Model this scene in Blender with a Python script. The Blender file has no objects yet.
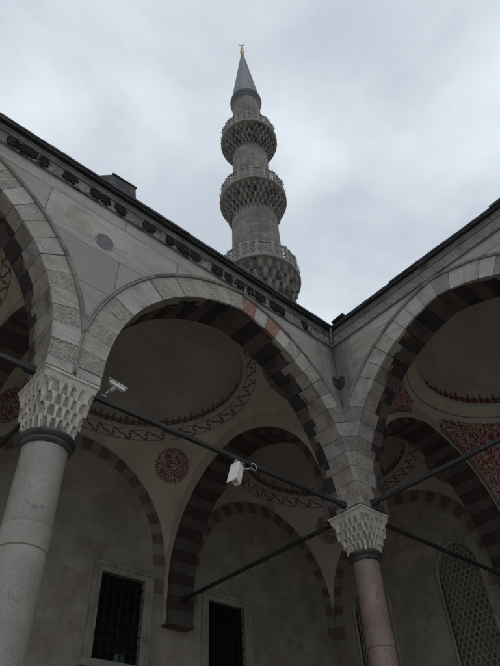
import bpy, bmesh, math, random
import mathutils
from mathutils import Vector
random.seed(7)
PI = math.pi
sc = bpy.context.scene
COL = sc.collection
S = 5.6            # column spacing
D = 5.29           # depth of the gallery
ZG = 1.6           # eye height
W = .36            # half thickness of the facade towards the courtyard
WI = .30           # inner half thickness
ZS = 6.21          # top of the capitals
ZSP = 6.35         # springing
H, EC, T = 2.436, .428, .387
R0 = H + EC
ZP, RP = 7.0, math.sqrt(12.5)     # pendentive sphere
A_CAP = .335

# ------------------------------------------------------------------ helpers
class MB:
    def __init__(s): s.v = []; s.f = []; s.m = []
    def add(s, vs, fs, mi=0):
        o = len(s.v); s.v += [tuple(p) for p in vs]
        for f in fs: s.f.append(tuple(i + o for i in f)); s.m.append(mi)
    def quad(s, a, b, c, d, mi=0): s.add([a, b, c, d], [(0, 1, 2, 3)], mi)
    def hexa(s, p, mi=0):     # 8 points: bottom 4, top 4
        s.add(p, [(0,3,2,1), (4,5,6,7), (0,1,5,4), (1,2,6,5), (2,3,7,6), (3,0,4,7)], mi)
    def box(s, a, b, mi=0):
        x0,y0,z0 = a; x1,y1,z1 = b
        s.hexa([(x0,y0,z0),(x1,y0,z0),(x1,y1,z0),(x0,y1,z0),(x0,y0,z1),(x1,y0,z1),(x1,y1,z1),(x0,y1,z1)], mi)
    def bar(s, a, b, w, h=None, mi=0, up=(0,0,1)):
        a = Vector(a); b = Vector(b); h = h or w
        d = (b-a).normalized(); u = Vector(up)
        if abs(d.dot(u)) > .97: u = Vector((1,0,0))
        x = d.cross(u).normalized(); y = x.cross(d)
        q = [(-w/2,-h/2),(w/2,-h/2),(w/2,h/2),(-w/2,h/2)]
        s.hexa([a+x*i+y*j for i,j in q] + [b+x*i+y*j for i,j in q], mi)
    def tube(s, pts, r, n=10, mi=0, cap=True):
        pts = [Vector(p) for p in pts]; rings = []
        for i, p in enumerate(pts):
            d = (pts[min(i+1,len(pts)-1)] - pts[max(i-1,0)]).normalized()
            u = Vector((0,0,1)) if abs(d.z) < .95 else Vector((1,0,0))
            x = d.cross(u).normalized(); y = x.cross(d)
            rr = r[i] if isinstance(r, (list, tuple)) else r
            rings.append([p + (x*math.cos(k*2*PI/n) + y*math.sin(k*2*PI/n))*rr for k in range(n)])
        vs = [q for rg in rings for q in rg]; fs = []
        for i in range(len(pts)-1):
            for k in range(n):
                fs.append((i*n+k, i*n+(k+1)%n, (i+1)*n+(k+1)%n, (i+1)*n+k))
        if cap: fs += [tuple(range(n-1,-1,-1)), tuple(range((len(pts)-1)*n, len(pts)*n))]
        s.add(vs, fs, mi)
    def lathe(s, prof, c=(0,0), n=48, mi=0, ph=0):
        vs = []; fs = []
        for r, z in prof:
            for k in range(n):
                a = ph + 2*PI*k/n; vs.append((c[0]+r*math.cos(a), c[1]+r*math.sin(a), z))
        for i in range(len(prof)-1):
            for k in range(n): fs.append((i*n+k, i*n+(k+1)%n, (i+1)*n+(k+1)%n, (i+1)*n+k))
        s.add(vs, fs, mi)
    def grid(s, fn, nu, nv, mi=0, wrap=False):
        vs = [fn(i/nu, j/nv) for j in range(nv+1) for i in range(nu+(0 if wrap else 1))]
        n = nu if wrap else nu+1; fs = []
        for j in range(nv):
            for i in range(nu):
                fs.append((j*n+i, j*n+(i+1)%n, (j+1)*n+(i+1)%n, (j+1)*n+i))
        s.add(vs, fs, mi)
    def build(s, name, mats, parent=None, smooth=False, bevel=0, loc=None, recalc=True, angle=None):
        me = bpy.data.meshes.new(name); me.from_pydata(s.v, [], s.f)
        if not isinstance(mats, (list, tuple)): mats = [mats]
        for m in mats: me.materials.append(m)
        for p, mi in zip(me.polygons, s.m): p.material_index = mi; p.use_smooth = smooth
        if recalc:
            bm = bmesh.new(); bm.from_mesh(me)
            bmesh.ops.remove_doubles(bm, verts=bm.verts, dist=1e-5)
            bmesh.ops.recalc_face_normals(bm, faces=bm.faces); bm.to_mesh(me); bm.free()
        me.update()
        if smooth and angle:
            me.set_sharp_from_angle(angle=math.radians(angle))
        o = bpy.data.objects.new(name, me); COL.objects.link(o)
        if parent:
            o.parent = parent
            if loc is None:
                l = Vector(parent.location); q = parent.parent
                while q: l += q.location; q = q.parent
                o.location = -l          # mesh coordinates are world coordinates
            else: o.location = loc
        elif loc: o.location = loc
        if bevel:
            b = o.modifiers.new('bevel', 'BEVEL'); b.width = bevel; b.segments = 2; b.limit_method = 'ANGLE'; b.angle_limit = math.radians(40)
        return o

def tag(o, label=None, cat=None, group=None, kind=None):
    if label: o['label'] = label
    if cat: o['category'] = cat
    if group: o['group'] = group
    if kind: o['kind'] = kind
    return o
def empty(name, loc, label, cat, group=None):
    o = bpy.data.objects.new(name, None); COL.objects.link(o); o.location = loc; o.empty_display_size = .3
    return tag(o, label, cat, group)

# ------------------------------------------------------------------ materials
def mat(name, c1, c2=None, scale=2., rough=.8, bump=.2, bscale=25., bdist=.01, brick=None, stain=None, fine=.12, metal=0, streak=None, speck=None, cyl=False, blotch=None, corner=False):
    m = bpy.data.materials.new(name); m.use_nodes = True
    nt = m.node_tree; N = nt.nodes; L = nt.links
    bs = N['Principled BSDF']; bs.inputs['Roughness'].default_value = rough; bs.inputs['Metallic'].default_value = metal
    bs.inputs['Specular IOR Level'].default_value = .3
    tc = N.new('ShaderNodeTexCoord'); co = tc.outputs['Object']
    def noise(sc_, det=4, ro=.55, vec=None, dist=0):
        n = N.new('ShaderNodeTexNoise'); n.inputs['Scale'].default_value = sc_; n.inputs['Detail'].default_value = det
        n.inputs['Roughness'].default_value = ro; n.inputs['Distortion'].default_value = dist
        L.new(vec or co, n.inputs['Vector']); return n.outputs['Fac']
    def ramp(f, lo, hi):
        r = N.new('ShaderNodeMapRange'); r.inputs['From Min'].default_value = lo; r.inputs['From Max'].default_value = hi
        r.interpolation_type = 'SMOOTHSTEP'; L.new(f, r.inputs['Value']); return r.outputs['Result']
    def mix(f, a, b, mode='MIX'):
        x = N.new('ShaderNodeMix'); x.data_type = 'RGBA'; x.blend_type = mode
        if isinstance(f, float): x.inputs['Factor'].default_value = f
        else: L.new(f, x.inputs['Factor'])
        for s_, v in ((x.inputs['A'], a), (x.inputs['B'], b)):
            if isinstance(v, (tuple, list)): s_.default_value = (*v, 1)
            else: L.new(v, s_)
        return x.outputs['Result']
    c2 = c2 or tuple(v*.75 for v in c1)
    col = mix(ramp(noise(scale, 5, .6), .33, .67), c1, c2)
    hgt = noise(bscale, 6, .65)
    bumpf = hgt
    if blotch:
        bs_, lo, hi, bc = blotch
        col = mix(ramp(noise(bs_, 3, .5), lo, hi), col, bc)
    if brick:
        bw, bh, ms, mc, var = brick
        sx = N.new('ShaderNodeSeparateXYZ'); L.new(co, sx.inputs[0])
        cb = N.new('ShaderNodeCombineXYZ')
        if cyl:
            at = N.new('ShaderNodeMath'); at.operation = 'ARCTAN2'; L.new(sx.outputs[1], at.inputs[0]); L.new(sx.outputs[0], at.inputs[1])
            mu = N.new('ShaderNodeMath'); mu.operation = 'MULTIPLY'; mu.inputs[1].default_value = 1.5; L.new(at.outputs[0], mu.inputs[0]); L.new(mu.outputs[0], cb.inputs[0])
        else:
            ad = N.new('ShaderNodeMath'); ad.operation = 'ADD'; L.new(sx.outputs[0], ad.inputs[0]); L.new(sx.outputs[1], ad.inputs[1]); L.new(ad.outputs[0], cb.inputs[0])
        L.new(sx.outputs[2] if not name.startswith('paving') else sx.outputs[1], cb.inputs[1])
        bk = N.new('ShaderNodeTexBrick'); L.new(cb.outputs[0], bk.inputs['Vector'])
        bk.inputs['Scale'].default_value = 1; bk.inputs['Brick Width'].default_value = bw; bk.inputs['Row Height'].default_value = bh
        bk.inputs['Mortar Size'].default_value = ms; bk.inputs['Mortar Smooth'].default_value = .3
        bk.inputs['Color1'].default_value = (1,1,1,1); bk.inputs['Color2'].default_value = (1-var,1-var,1-var,1); bk.inputs['Mortar'].default_value = (*mc,1)
        bk.offset = .45; bk.inputs['Bias'].default_value = -.1
        col = mix(1., col, bk.outputs['Color'], 'MULTIPLY')
    if streak:   # veins: stretched noise
        mp = N.new('ShaderNodeMapping'); mp.inputs['Rotation'].default_value = (.5,.35,.6); mp.inputs['Scale'].default_value = (.6,.6,5)
        L.new(co, mp.inputs['Vector'])
        col = mix(ramp(noise(streak[0], 5, .6, mp.outputs[0], 1.), .44, .70), col, streak[1])
    if fine: 
        col = mix(ramp(noise(60, 3, .7), .3, .7), col, mix(1., col, (1-fine*2,)*3, 'MULTIPLY'))
    if speck:
        vo = N.new('ShaderNodeTexNoise'); vo.inputs['Scale'].default_value = speck[0]; vo.inputs['Detail'].default_value = 2; L.new(co, vo.inputs['Vector'])
        col = mix(ramp(vo.outputs['Fac'], .5, .62), col, speck[1])
    if stain:
        for ss, lo, hi, scx in stain:
            col = mix(ramp(noise(ss, 6, .65), lo, hi), col, scx)
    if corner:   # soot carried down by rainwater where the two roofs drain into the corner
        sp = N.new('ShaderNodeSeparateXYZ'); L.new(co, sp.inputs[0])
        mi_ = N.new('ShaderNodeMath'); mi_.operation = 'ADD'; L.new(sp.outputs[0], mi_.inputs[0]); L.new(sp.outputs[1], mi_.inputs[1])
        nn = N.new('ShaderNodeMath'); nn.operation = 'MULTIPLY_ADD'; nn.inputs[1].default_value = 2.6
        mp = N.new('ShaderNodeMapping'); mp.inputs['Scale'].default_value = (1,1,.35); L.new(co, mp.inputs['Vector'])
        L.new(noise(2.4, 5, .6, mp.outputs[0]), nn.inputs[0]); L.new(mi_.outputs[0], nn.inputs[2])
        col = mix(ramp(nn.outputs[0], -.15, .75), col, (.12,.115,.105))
    L.new(col, bs.inputs['Base Color'])
    if bump:
        b = N.new('ShaderNodeBump'); b.inputs['Strength'].default_value = bump; b.inputs['Distance'].default_value = bdist
        L.new(bumpf, b.inputs['Height']); L.new(b.outputs[0], bs.inputs['Normal'])
    return m

M = {}
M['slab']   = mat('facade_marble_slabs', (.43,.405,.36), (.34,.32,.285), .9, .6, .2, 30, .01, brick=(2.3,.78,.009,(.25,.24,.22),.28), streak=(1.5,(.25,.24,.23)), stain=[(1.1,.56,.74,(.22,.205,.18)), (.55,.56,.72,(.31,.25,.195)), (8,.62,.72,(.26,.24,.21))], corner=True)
M['marble'] = mat('plain_marble', (.44,.42,.38), (.35,.335,.305), 2.5, .6, .3, 30, .015, streak=(2.,(.28,.27,.255)), stain=[(2.2,.58,.74,(.25,.22,.18)), (14,.60,.68,(.28,.265,.24))])
M['marble_w'] = mat('warm_marble', (.42,.385,.33), (.32,.295,.255), 3.5, .65, .5, 28, .025, streak=(2.6,(.27,.25,.225)), stain=[(3.2,.56,.70,(.23,.20,.165)), (18,.58,.66,(.25,.23,.20))])
M['carved'] = mat('weathered_carved_marble', (.58,.545,.49), (.44,.415,.37), 9, .85, 1., 20, .10, fine=.15, stain=[(30,.57,.62,(.20,.185,.165)), (6,.62,.68,(.27,.25,.215))])
M['grey']   = mat('dark_grey_marble', (.26,.25,.235), (.19,.185,.175), 5, .8, .6, 25, .03, stain=[(3,.58,.7,(.13,.125,.115))])
M['pale']   = mat('pale_marble', (.43,.41,.375), (.31,.295,.27), 4, .7, .8, 25, .04, stain=[(4,.54,.68,(.23,.21,.18)), (20,.58,.66,(.22,.205,.18))])
M['red']    = mat('red_breccia', (.29,.125,.09), (.22,.13,.10), 11, .7, .5, 25, .02, stain=[(14,.58,.64,(.30,.25,.21))])
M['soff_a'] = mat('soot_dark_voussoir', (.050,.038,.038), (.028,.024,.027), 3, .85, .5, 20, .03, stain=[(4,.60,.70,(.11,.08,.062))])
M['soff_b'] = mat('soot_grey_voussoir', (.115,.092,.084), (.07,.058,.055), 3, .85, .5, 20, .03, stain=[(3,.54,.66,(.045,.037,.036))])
M['soff_l'] = mat('soffit_pale_stone', (.41,.37,.315), (.29,.26,.22), 3, .85, .8, 18, .05, stain=[(3,.56,.68,(.19,.16,.13)), (11,.57,.64,(.22,.195,.165))])
M['soff_m'] = mat('soffit_grey_stone', (.28,.255,.22), (.20,.18,.155), 3, .85, .7, 18, .04, stain=[(3,.52,.64,(.13,.11,.09))])
M['soff_edge'] = mat('brown_crust_stone', (.20,.14,.105), (.07,.05,.045), 5, .9, .9, 16, .05, stain=[(5,.48,.58,(.03,.026,.028))])
M['mould']  = mat('moulding_stone', (.29,.275,.25), (.20,.19,.175), 4, .8, .3, 30, .01, stain=[(3,.54,.66,(.12,.115,.105))])
M['friezeL']= mat('frieze_grey_stone', (.29,.27,.24), (.19,.18,.16), 4, .8, .5, 30, .02, stain=[(3.2,.54,.62,(.05,.048,.046)), (11,.56,.66,(.09,.086,.08))])
M['crust'] = mat('black_crust', (.042,.040,.039), (.020,.020,.021), 12, .95, 1., 30, .06, fine=.3, stain=[(18,.56,.66,(.13,.122,.11))])
M['friezeR']= mat('frieze_stone', (.27,.27,.26), (.19,.19,.185), 4, .8, .5, 30, .02, stain=[(1.4,.66,.70,(.05,.05,.05))])
M['lead']   = mat('roof_lead', (.035,.036,.040), (.018,.019,.022), 5, .6, .6, 10, .04, metal=.1, stain=[(3,.60,.68,(.07,.065,.06))])
M['leadbrown'] = mat('aged_lead_facing', (.12,.10,.085), (.07,.06,.055), 4, .6, .3, 12, .02)
M['plaster']= mat('limewash_plaster', (.55,.50,.41), (.44,.40,.33), 1.1, .9, .12, 18, .01, stain=[(.8,.54,.72,(.31,.28,.23))], fine=.06)
M['dome']   = mat('dome_plaster', (.48,.44,.375), (.39,.36,.31), .9, .9, .12, 14, .01, stain=[(1.0,.50,.8,(.31,.285,.245)), (9,.66,.72,(.27,.25,.22))], fine=.06)
M['wall']   = mat('limestone_wall', (.40,.365,.305), (.29,.265,.225), 1.6, .9, .35, 14, .02, brick=(.85,.42,.006,(.75,.73,.7),.12), stain=[(2.2,.54,.70,(.22,.19,.15)), (.9,.58,.7,(.28,.205,.155))])
M['band_d'] = mat('brown_stone_voussoir', (.20,.155,.13), (.15,.12,.10), 3, .85, .3, 20, .02)
M['band_l'] = mat('buff_stone_voussoir', (.32,.29,.24), (.26,.235,.20), 3, .85, .3, 20, .02)
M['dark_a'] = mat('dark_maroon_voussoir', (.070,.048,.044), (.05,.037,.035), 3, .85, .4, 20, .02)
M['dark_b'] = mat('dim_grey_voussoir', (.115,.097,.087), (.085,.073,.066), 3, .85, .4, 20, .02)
M['paint']  = mat('oxide_red_paint', (.19,.042,.040), (.20,.065,.055), 9, .85, .1, 30, .005, fine=.2)
M['paint_d']= mat('faded_brown_paint', (.21,.105,.085), (.24,.16,.13), 14, .85, .1, 30, .005, fine=.2)
M['paint_r']= mat('crimson_paint', (.21,.045,.045), (.17,.06,.052), 9, .85, .1, 30, .005, fine=.2)
M['line']   = mat('grey_line_paint', (.20,.175,.145), None, 9, .9, 0)
M['capital']= mat('capital_marble', (.56,.52,.455), (.42,.39,.34), 6, .65, .4, 28, .015, stain=[(5,.56,.66,(.22,.19,.155)), (2.4,.60,.70,(.28,.22,.17))])
M['bronze'] = mat('dark_bronze', (.085,.085,.082), (.045,.046,.046), 7, .5, .4, 30, .01, metal=.2, stain=[(9,.56,.66,(.03,.03,.03))])
M['granite']= mat('grey_granite_shaft', (.345,.33,.295), (.24,.23,.207), 1.6, .45, .2, 90, .005, speck=(160,(.27,.255,.22)), fine=.2, stain=[(1.4,.50,.70,(.20,.19,.165)), (.9,.60,.68,(.12,.115,.105)), (6,.60,.68,(.17,.16,.14))])
M['pink']   = mat('pink_granite_shaft', (.31,.225,.185), (.21,.16,.135), 3.5, .5, .25, 60, .006, speck=(60,(.17,.12,.10)), fine=.3, stain=[(2.5,.50,.68,(.14,.115,.10)), (8,.58,.68,(.12,.095,.08))])
M['iron']   = mat('painted_iron', (.034,.035,.037), (.022,.022,.024), 5, .6, .3, 30, .005, stain=[(9,.60,.66,(.06,.04,.03))])
M['brownlead'] = mat('rusty_packing', (.11,.065,.045), (.05,.035,.03), 12, .9, .6, 30, .02)
M['black']  = mat('window_dark', (.012,.012,.014), None, 3, .35, 0)
M['grille'] = mat('window_iron_bars', (.012,.012,.013), None, 5, .6, .1)
M['frame']  = mat('window_surround', (.36,.335,.285), (.27,.25,.215), 3, .8, .25, 25, .01, stain=[(3,.54,.68,(.20,.175,.14))])
M['lattice']= mat('lattice_plaster', (.31,.29,.25), (.25,.235,.20), 4, .85, .2)
M['pane']   = mat('lattice_pane', (.21,.18,.145), (.11,.095,.078), 2.2, .4, 0)
M['disc']   = mat('porphyry_disc', (.13,.13,.14), (.09,.09,.10), 18, .5, .2)
M['heart']  = mat('dark_porphyry', (.045,.043,.045), (.03,.03,.03), 18, .5, .2)
M['white']  = mat('cctv_white', (.72,.72,.68), (.62,.62,.58), 8, .45, 0, fine=.03)
M['cctvg']  = mat('cctv_grey', (.35,.35,.34), None, 8, .45, 0)
M['lens']   = mat('cctv_lens', (.01,.01,.012), None, 8, .15, 0)
M['minstone'] = mat('minaret_stone', (.24,.222,.197), (.165,.153,.137), 1.2, .85, .5, 6, .05, brick=(1.1,.52,.016,(.45,.43,.41),.42), cyl=True, stain=[(.55,.50,.66,(.12,.112,.102)), (1.7,.56,.68,(.095,.09,.082))])
M['minmuq'] = mat('minaret_carved_stone', (.21,.19,.165), (.12,.11,.098), 2.2, .9, .6, 8, .08, stain=[(1.9,.50,.60,(.05,.047,.043))])
M['minpara']= mat('minaret_parapet_marble', (.30,.285,.255), (.21,.20,.18), 2.2, .8, .3, 12, .02, stain=[(1.8,.56,.68,(.13,.12,.11))])
M['minlead']= mat('spire_lead', (.155,.165,.185), (.11,.118,.135), 1.5, .55, .3, 6, .03, metal=.15)
M['minlead_d'] = mat('spire_lead_dark', (.06,.064,.07), None, 1.5, .6, .2)
M['gold']   = mat('gilded_finial', (.42,.25,.08), (.28,.17,.06), 3, .4, 0, metal=.7)
M['paving'] = mat('paving_marble', (.46,.44,.40), (.34,.29,.265), .6, .6, .2, 20, .01, brick=(1.1,.7,.008,(.5,.5,.48),.2))
M['ash']    = mat('lower_wall_stone', (.34,.32,.28), None, 2, .9, .3, brick=(.85,.42,.006,(.6,.6,.56),.14))

def arabesque_mat():
    m = mat('painted_arabesque_field', (.24,.045,.045), (.16,.035,.035), 7, .9, .1, 18, .005, fine=.15)
    nt = m.node_tree; N = nt.nodes; L = nt.links; bs = N['Principled BSDF']
    src = bs.inputs['Base Color'].links[0].from_socket
    tc = N.new('ShaderNodeTexCoord')
    n = N.new('ShaderNodeTexNoise'); n.inputs['Scale'].default_value = 5.5; n.inputs['Detail'].default_value = 1.; n.inputs['Distortion'].default_value = 1.6
    L.new(tc.outputs['Object'], n.inputs['Vector'])
    # bands of equal value of a strongly curled noise make the tendrils
    a = N.new('ShaderNodeMath'); a.operation = 'MULTIPLY'; a.inputs[1].default_value = 34; L.new(n.outputs['Fac'], a.inputs[0])
    b = N.new('ShaderNodeMath'); b.operation = 'SINE'; L.new(a.outputs[0], b.inputs[0])
    r_ = N.new('ShaderNodeMapRange'); r_.inputs['From Min'].default_value = .0; r_.inputs['From Max'].default_value = .25; L.new(b.outputs[0], r_.inputs['Value'])
    x = N.new('ShaderNodeMix'); x.data_type = 'RGBA'; L.new(r_.outputs[0], x.inputs['Factor']); L.new(src, x.inputs['A']); x.inputs['B'].default_value = (.42,.36,.29,1)
    L.new(x.outputs['Result'], bs.inputs['Base Color'])
    return m
M['arab'] = arabesque_mat()

# ------------------------------------------------------------------ coordinate maps
def TL(u, d, z): return (u, -d, z)
def TR(u, d, z): return (-d, u, z)
def halfwidth_z(du, R):      # height of the pointed curve of radius R over |du| from the middle
    x = abs(du) + EC
    return ZSP + math.sqrt(max(R*R - x*x, 0)) if x < R else ZSP

def arch_sets(h, e, zsp, t, n, zbot, extra_bot=None):
    """list of (quad polygon in (du, z)) for a pointed ring, n voussoirs per half, both sides"""
    r = h + e; R = r + t; th = math.acos(e/r); out = []
    for side in (1, -1):
        zb = zbot if side == 1 or extra_bot is None else extra_bot
        ns = max(1, round((zsp-zb)/.27))
        for k in range(ns):
            a = zb + (zsp-zb)*k/ns; b = zb + (zsp-zb)*(k+1)/ns
            out.append((side, -1, [(h, a), (h+t, a), (h+t, b), (h, b)]))
        for k in range(n):
            a = th*k/n; b = th*(k+1)/n
            p = [(-e+r*math.cos(a), zsp+r*math.sin(a)), (-e+R*math.cos(a), zsp+R*math.sin(a)),
                 (-e+R*math.cos(b), zsp+R*math.sin(b)), (-e+r*math.cos(b), zsp+r*math.sin(b))]
            if k == n-1:
                p[2] = (0, zsp+math.sqrt(R*R-e*e)); p[3] = (0, p[3][1])
            out.append((side, k/n, p))
    return out

def facade_arch(arcade, TT, mid, lo, hi, seed, style):
    rnd = random.Random(seed)
    n = 15
    mb = MB()
    prev = None
    for i, (side, k, poly) in enumerate(arch_sets(H, EC, ZSP, T, n, ZS+.004)):
        kk = max(k, 0); idx = int(round(kk*n)) if k >= 0 else -1
        f = 1 - kk
        # how deep the clean outer stones run before the sooty inner ones start
        dep = .035 + .40*max(0, min(1, (f-.18)/.5)) + rnd.uniform(-.07, .06)*(.25+f)
        if style == 'L1' : dep = .10 + .34*min(1, f/.8) + rnd.uniform(-.03,.03)
        g = rnd.choice((.002, .003, .0045))
        jit = rnd.uniform(-.004, .004)
        pts = []
        cu = sum(p[0] for p in poly)/4; cz = sum(p[1] for p in poly)/4
        for q, (du, z) in enumerate(poly):
            if k >= 0:
                # shrink along the ring for the joint
                other = poly[3-q] if q in (0, 3) else poly[3-q]
                dd = Vector((other[0]-du, other[1]-z)); 
                if dd.length > .02: dd.normalize(); du += dd.x*g; z += dd.y*g
            pts.append((du, z))
        def U(du): return min(max(mid + side*du, lo), hi)
        front = W + jit*1.6
        # face material
        if style == 'R': mi = (4 if idx % 2 else 3)
        elif style == 'L0' and side == 1 and kk < .52: mi = (4 if idx % 2 else 3)
        else: mi = (0 if idx % 2 else 1)
        if style == 'L0' and side == 1 and idx in (12, 14): mi = 2
        if style == 'R' and kk > .45: mi = (0, 3, 3, 4, 0)[rnd.randrange(5)]
        if side == 1 and style == 'L0' and kk < .14: mi = 3
        if style == 'R' and kk < .14: mi = 3
        if mi == 0 and rnd.random() < .35: mi = 10
        if mi == 1 and rnd.random() < .12: mi = 3
        def block(rin, d0, d1, mi):
            p = list(pts)
            P8 = [TT(U(a), d0, b) for a, b in p] + [TT(U(a), d1, b) for a, b in p]
            mb.hexa(P8, mi)
        block(0, front-.045, front, mi)
        if dep > .05: block(0, front-dep, front-.0455, (8, 9, 8, 3, 8)[rnd.randrange(5)])
        # inner ring, split in two rows of stone with a ragged crust between
        mid_d = front-max(dep, .047)-.002
        crust = rnd.uniform(.03, .12) if f > .25 else .02
        if f > .2:    # the crust line is ragged: half a stone runs on further than the other half
            whole = pts; P_ = pts
            ma = ((P_[0][0]+P_[3][0])/2, (P_[0][1]+P_[3][1])/2); mo = ((P_[1][0]+P_[2][0])/2, (P_[1][1]+P_[2][1])/2)
            e1_, e2_ = rnd.uniform(-.03, .045), rnd.uniform(-.03, .045)
            for half, ex in (([P_[0], P_[1], mo, ma], e1_), ([ma, mo, P_[2], P_[3]], e2_)):
                pts = half
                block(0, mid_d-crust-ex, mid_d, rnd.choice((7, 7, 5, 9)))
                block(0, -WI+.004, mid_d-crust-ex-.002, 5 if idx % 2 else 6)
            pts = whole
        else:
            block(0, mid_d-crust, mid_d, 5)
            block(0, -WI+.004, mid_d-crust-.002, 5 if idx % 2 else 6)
    o = mb.build('arch', [M['marble'], M['carved'], M['red'], M['pale'], M['grey'], M['soff_a'], M['soff_b'], M['soff_edge'], M['soff_l'], M['soff_m'], M['marble_w']], arcade, bevel=.007)
    return o

def spandrel(arcade, TT, bays, u_end, lo, mats=None):
    """front face above the arches, inner plaster face, both with the arch outline cut"""
    mb = MB()
    top = 9.652
    for mid, a, b in bays:
        us = [a + (b-a)*i/72 for i in range(73)]
        for u0, u1 in zip(us, us[1:]):
            z0 = halfwidth_z(u0-mid, R0+T-.004); z1 = halfwidth_z(u1-mid, R0+T-.004)
            if z0 < ZSP+.01 and z1 < ZSP+.01: z0 = z1 = ZS+.01
            mb.quad(TT(u0, W-.006, z0), TT(u1, W-.006, z1), TT(u1, W-.006, top+.4), TT(u0, W-.006, top+.4))
    mb.build('spandrel_wall', M['slab'], arcade, recalc=False)
    mb = MB()
    for mid, a, b in bays:
        us = [a + (b-a)*i/72 for i in range(73)]
        for u0, u1 in zip(us, us[1:]):
            def zz(u):
                x = abs(u-mid)+EC; q = R0+.05; return ZSP+math.sqrt(q*q-x*x) if x < q else ZS+.01
            mb.quad(TT(u0, -WI, zz(u0)), TT(u1, -WI, zz(u1)), TT(u1, -WI, 9.9), TT(u0, -WI, 9.9))
    mb.build('inner_wall', M['plaster'], arcade, recalc=False)

def moulding(arcade, TT, mid, lo, hi):
    """double rib round the arch, merging into one rib above each column"""
    mb = MB()
    prof = [(0,W-.01),(0,W+.018),(.010,W+.030),(.026,W+.030),(.036,W+.010),(.046,W+.024),(.062,W+.024),(.070,W+.012),(.070,W-.01)]
    R = R0+T; n = 64
    for side in (1, -1):
        lim = (hi-mid) if side == 1 else (mid-lo)
        rows = []
        th = math.acos(EC/(R+.035))
        for i in range(n+1):
            a = th*i/n; row = []
            for dr, d in prof:
                x = -EC+(R+dr)*math.cos(a); z = ZSP+(R+dr)*math.sin(a)
                row.append((x, d, z))
            if i == n: row = [(0, d, ZSP+math.sqrt((R+dr)**2-EC*EC)) for dr, d in prof]
            rows.append(row)
        for r0, r1 in zip(rows, rows[1:]):
            if max(p[0] for p in r1) > lim+.03: continue
            for j in range(len(prof)-1):
                q = [r0[j], r0[j+1], r1[j+1], r1[j]]
                mb.quad(*[TT(mid+side*min(x, lim), d, z) for x, d, z in q])
    mb.build('archivolt', M['mould'], arcade, smooth=True, angle=50)

def sweep(mb, TT, prof, u0, u1, mi=0, mitre=True, close=False):
    for (d0, z0), (d1, z1) in zip(prof, prof[1:]):
        e0 = -d0 if mitre else u1; e1 = -d1 if mitre else u1
        mb.quad(TT(u0, d0, z0), TT(e0, d0, z0), TT(e1, d1, z1), TT(u0, d1, z1), mi)

def cornice(arcade, TT, u0, seed, fm):
    rnd = random.Random(seed)
    mb = MB()
    sweep(mb, TT, [(W-.02,9.630),(W+.035,9.635),(W+.045,9.855)], u0, 0)
    # carved palmettes: rows of little pointed leaves
    p = .17; n = int((-.45-u0)/p)
    for i in range(n):
        c = -.50 - i*p
        for q, (w, zt, zb, dd) in enumerate(((.072,.190,.005,.022),)):
            dA = W+.038
            tri = [(c-w, 9.655+zt), (c+w, 9.655+zt), (c+w*.8, 9.655+zt*.55), (c, 9.655+zb), (c-w*.8, 9.655+zt*.55)]
            vs = [TT(u, dA, z) for u, z in tri] + [TT(c, dA+dd+.004, 9.655+zt*.66)]
            mb.add(vs, [(0,1,5),(1,2,5),(2,3,5),(3,4,5),(4,0,5)])
        c2 = c + p/2
        tri = [(c2-.030, 9.66), (c2, 9.735), (c2+.030, 9.66)]
        vs = [TT(u, W+.038, z) for u, z in tri] + [TT(c2, W+.055, 9.685)]
        mb.add(vs, [(0,1,3),(1,2,3),(2,0,3)])
    if fm is M['friezeL']:
        c = -.62; gap = True
        while c > u0+.2:
            w = rnd.uniform(.09, .17); c -= w
            keep = rnd.random() < (.5 if c > -2.0 else .93)
            c0 = c
            if keep:
                NN = 26; rings = []; jg = [rnd.uniform(.84, 1.16) for _ in range(26)]
                for lev, (q0, dd) in enumerate(((1., .036), (.90, .060), (.65, .078), (.3, .082))):
                    row = []
                    for k in range(NN):
                        t = 2*PI*k/NN; q = q0*(jg[k] if lev < 2 else 1)
                        sx_ = math.copysign(abs(math.cos(t))**.7, math.cos(t)); sz_ = math.copysign(abs(math.sin(t))**.7, math.sin(t))
                        row.append(TT(c+w*sx_*q, W+dd+(rnd.uniform(-.012,.006) if lev else 0), min(9.755+.112*sz_*q, 9.853)))
                    rings.append(row)
                o_ = [p_ for row in rings for p_ in row]
                mb.add(o_, [(l*NN+k, l*NN+(k+1)%NN, (l+1)*NN+(k+1)%NN, (l+1)*NN+k) for l in range(3) for k in range(NN)]+[tuple(range(3*NN, 4*NN))], 1)
            c -= w + rnd.choice((-.03, -.01, .02, .06, .20))
    mb.build('carved_frieze', [fm, M['crust']], arcade)
    mb = MB()
    sweep(mb, TT, [(W+.04,9.856),(W+.070,9.858),(W+.074,9.880),(W+.060,9.886),(W+.085,9.908),(W+.105,9.915),(W+.108,9.930)], u0, 0)
    mb.build('cornice_moulding', M['mould'], arcade)
    mb = MB()
    sweep(mb, TT, [(W+.08,9.932),(W+.175,9.934),(W+.188,9.965),(W+.180,10.005),(W+.14,10.012),(-.3,10.10)], u0, 0)
    # overlapping lead sheets along the eave
    u = -.56
    while u > u0:
        l = rnd.uniform(.9, 1.7); t = rnd.choice((.004,.010,.018,.030))
        e = max(u-l, u0)
        mb.hexa([TT(e+.004, W+.12, 9.99), TT(u, W+.12, 9.99), TT(u, W+.186+t, 9.985), TT(e+.004, W+.186+t*.6, 9.985),
                 TT(e+.004, W+.12, 10.02+t), TT(u, W+.12, 10.02+t), TT(u, W+.186+t, 10.008+t), TT(e+.004, W+.186+t*.6, 10.008+t)])
        u = e
    mb.build('roof_edge', M['lead'], arcade)

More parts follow.
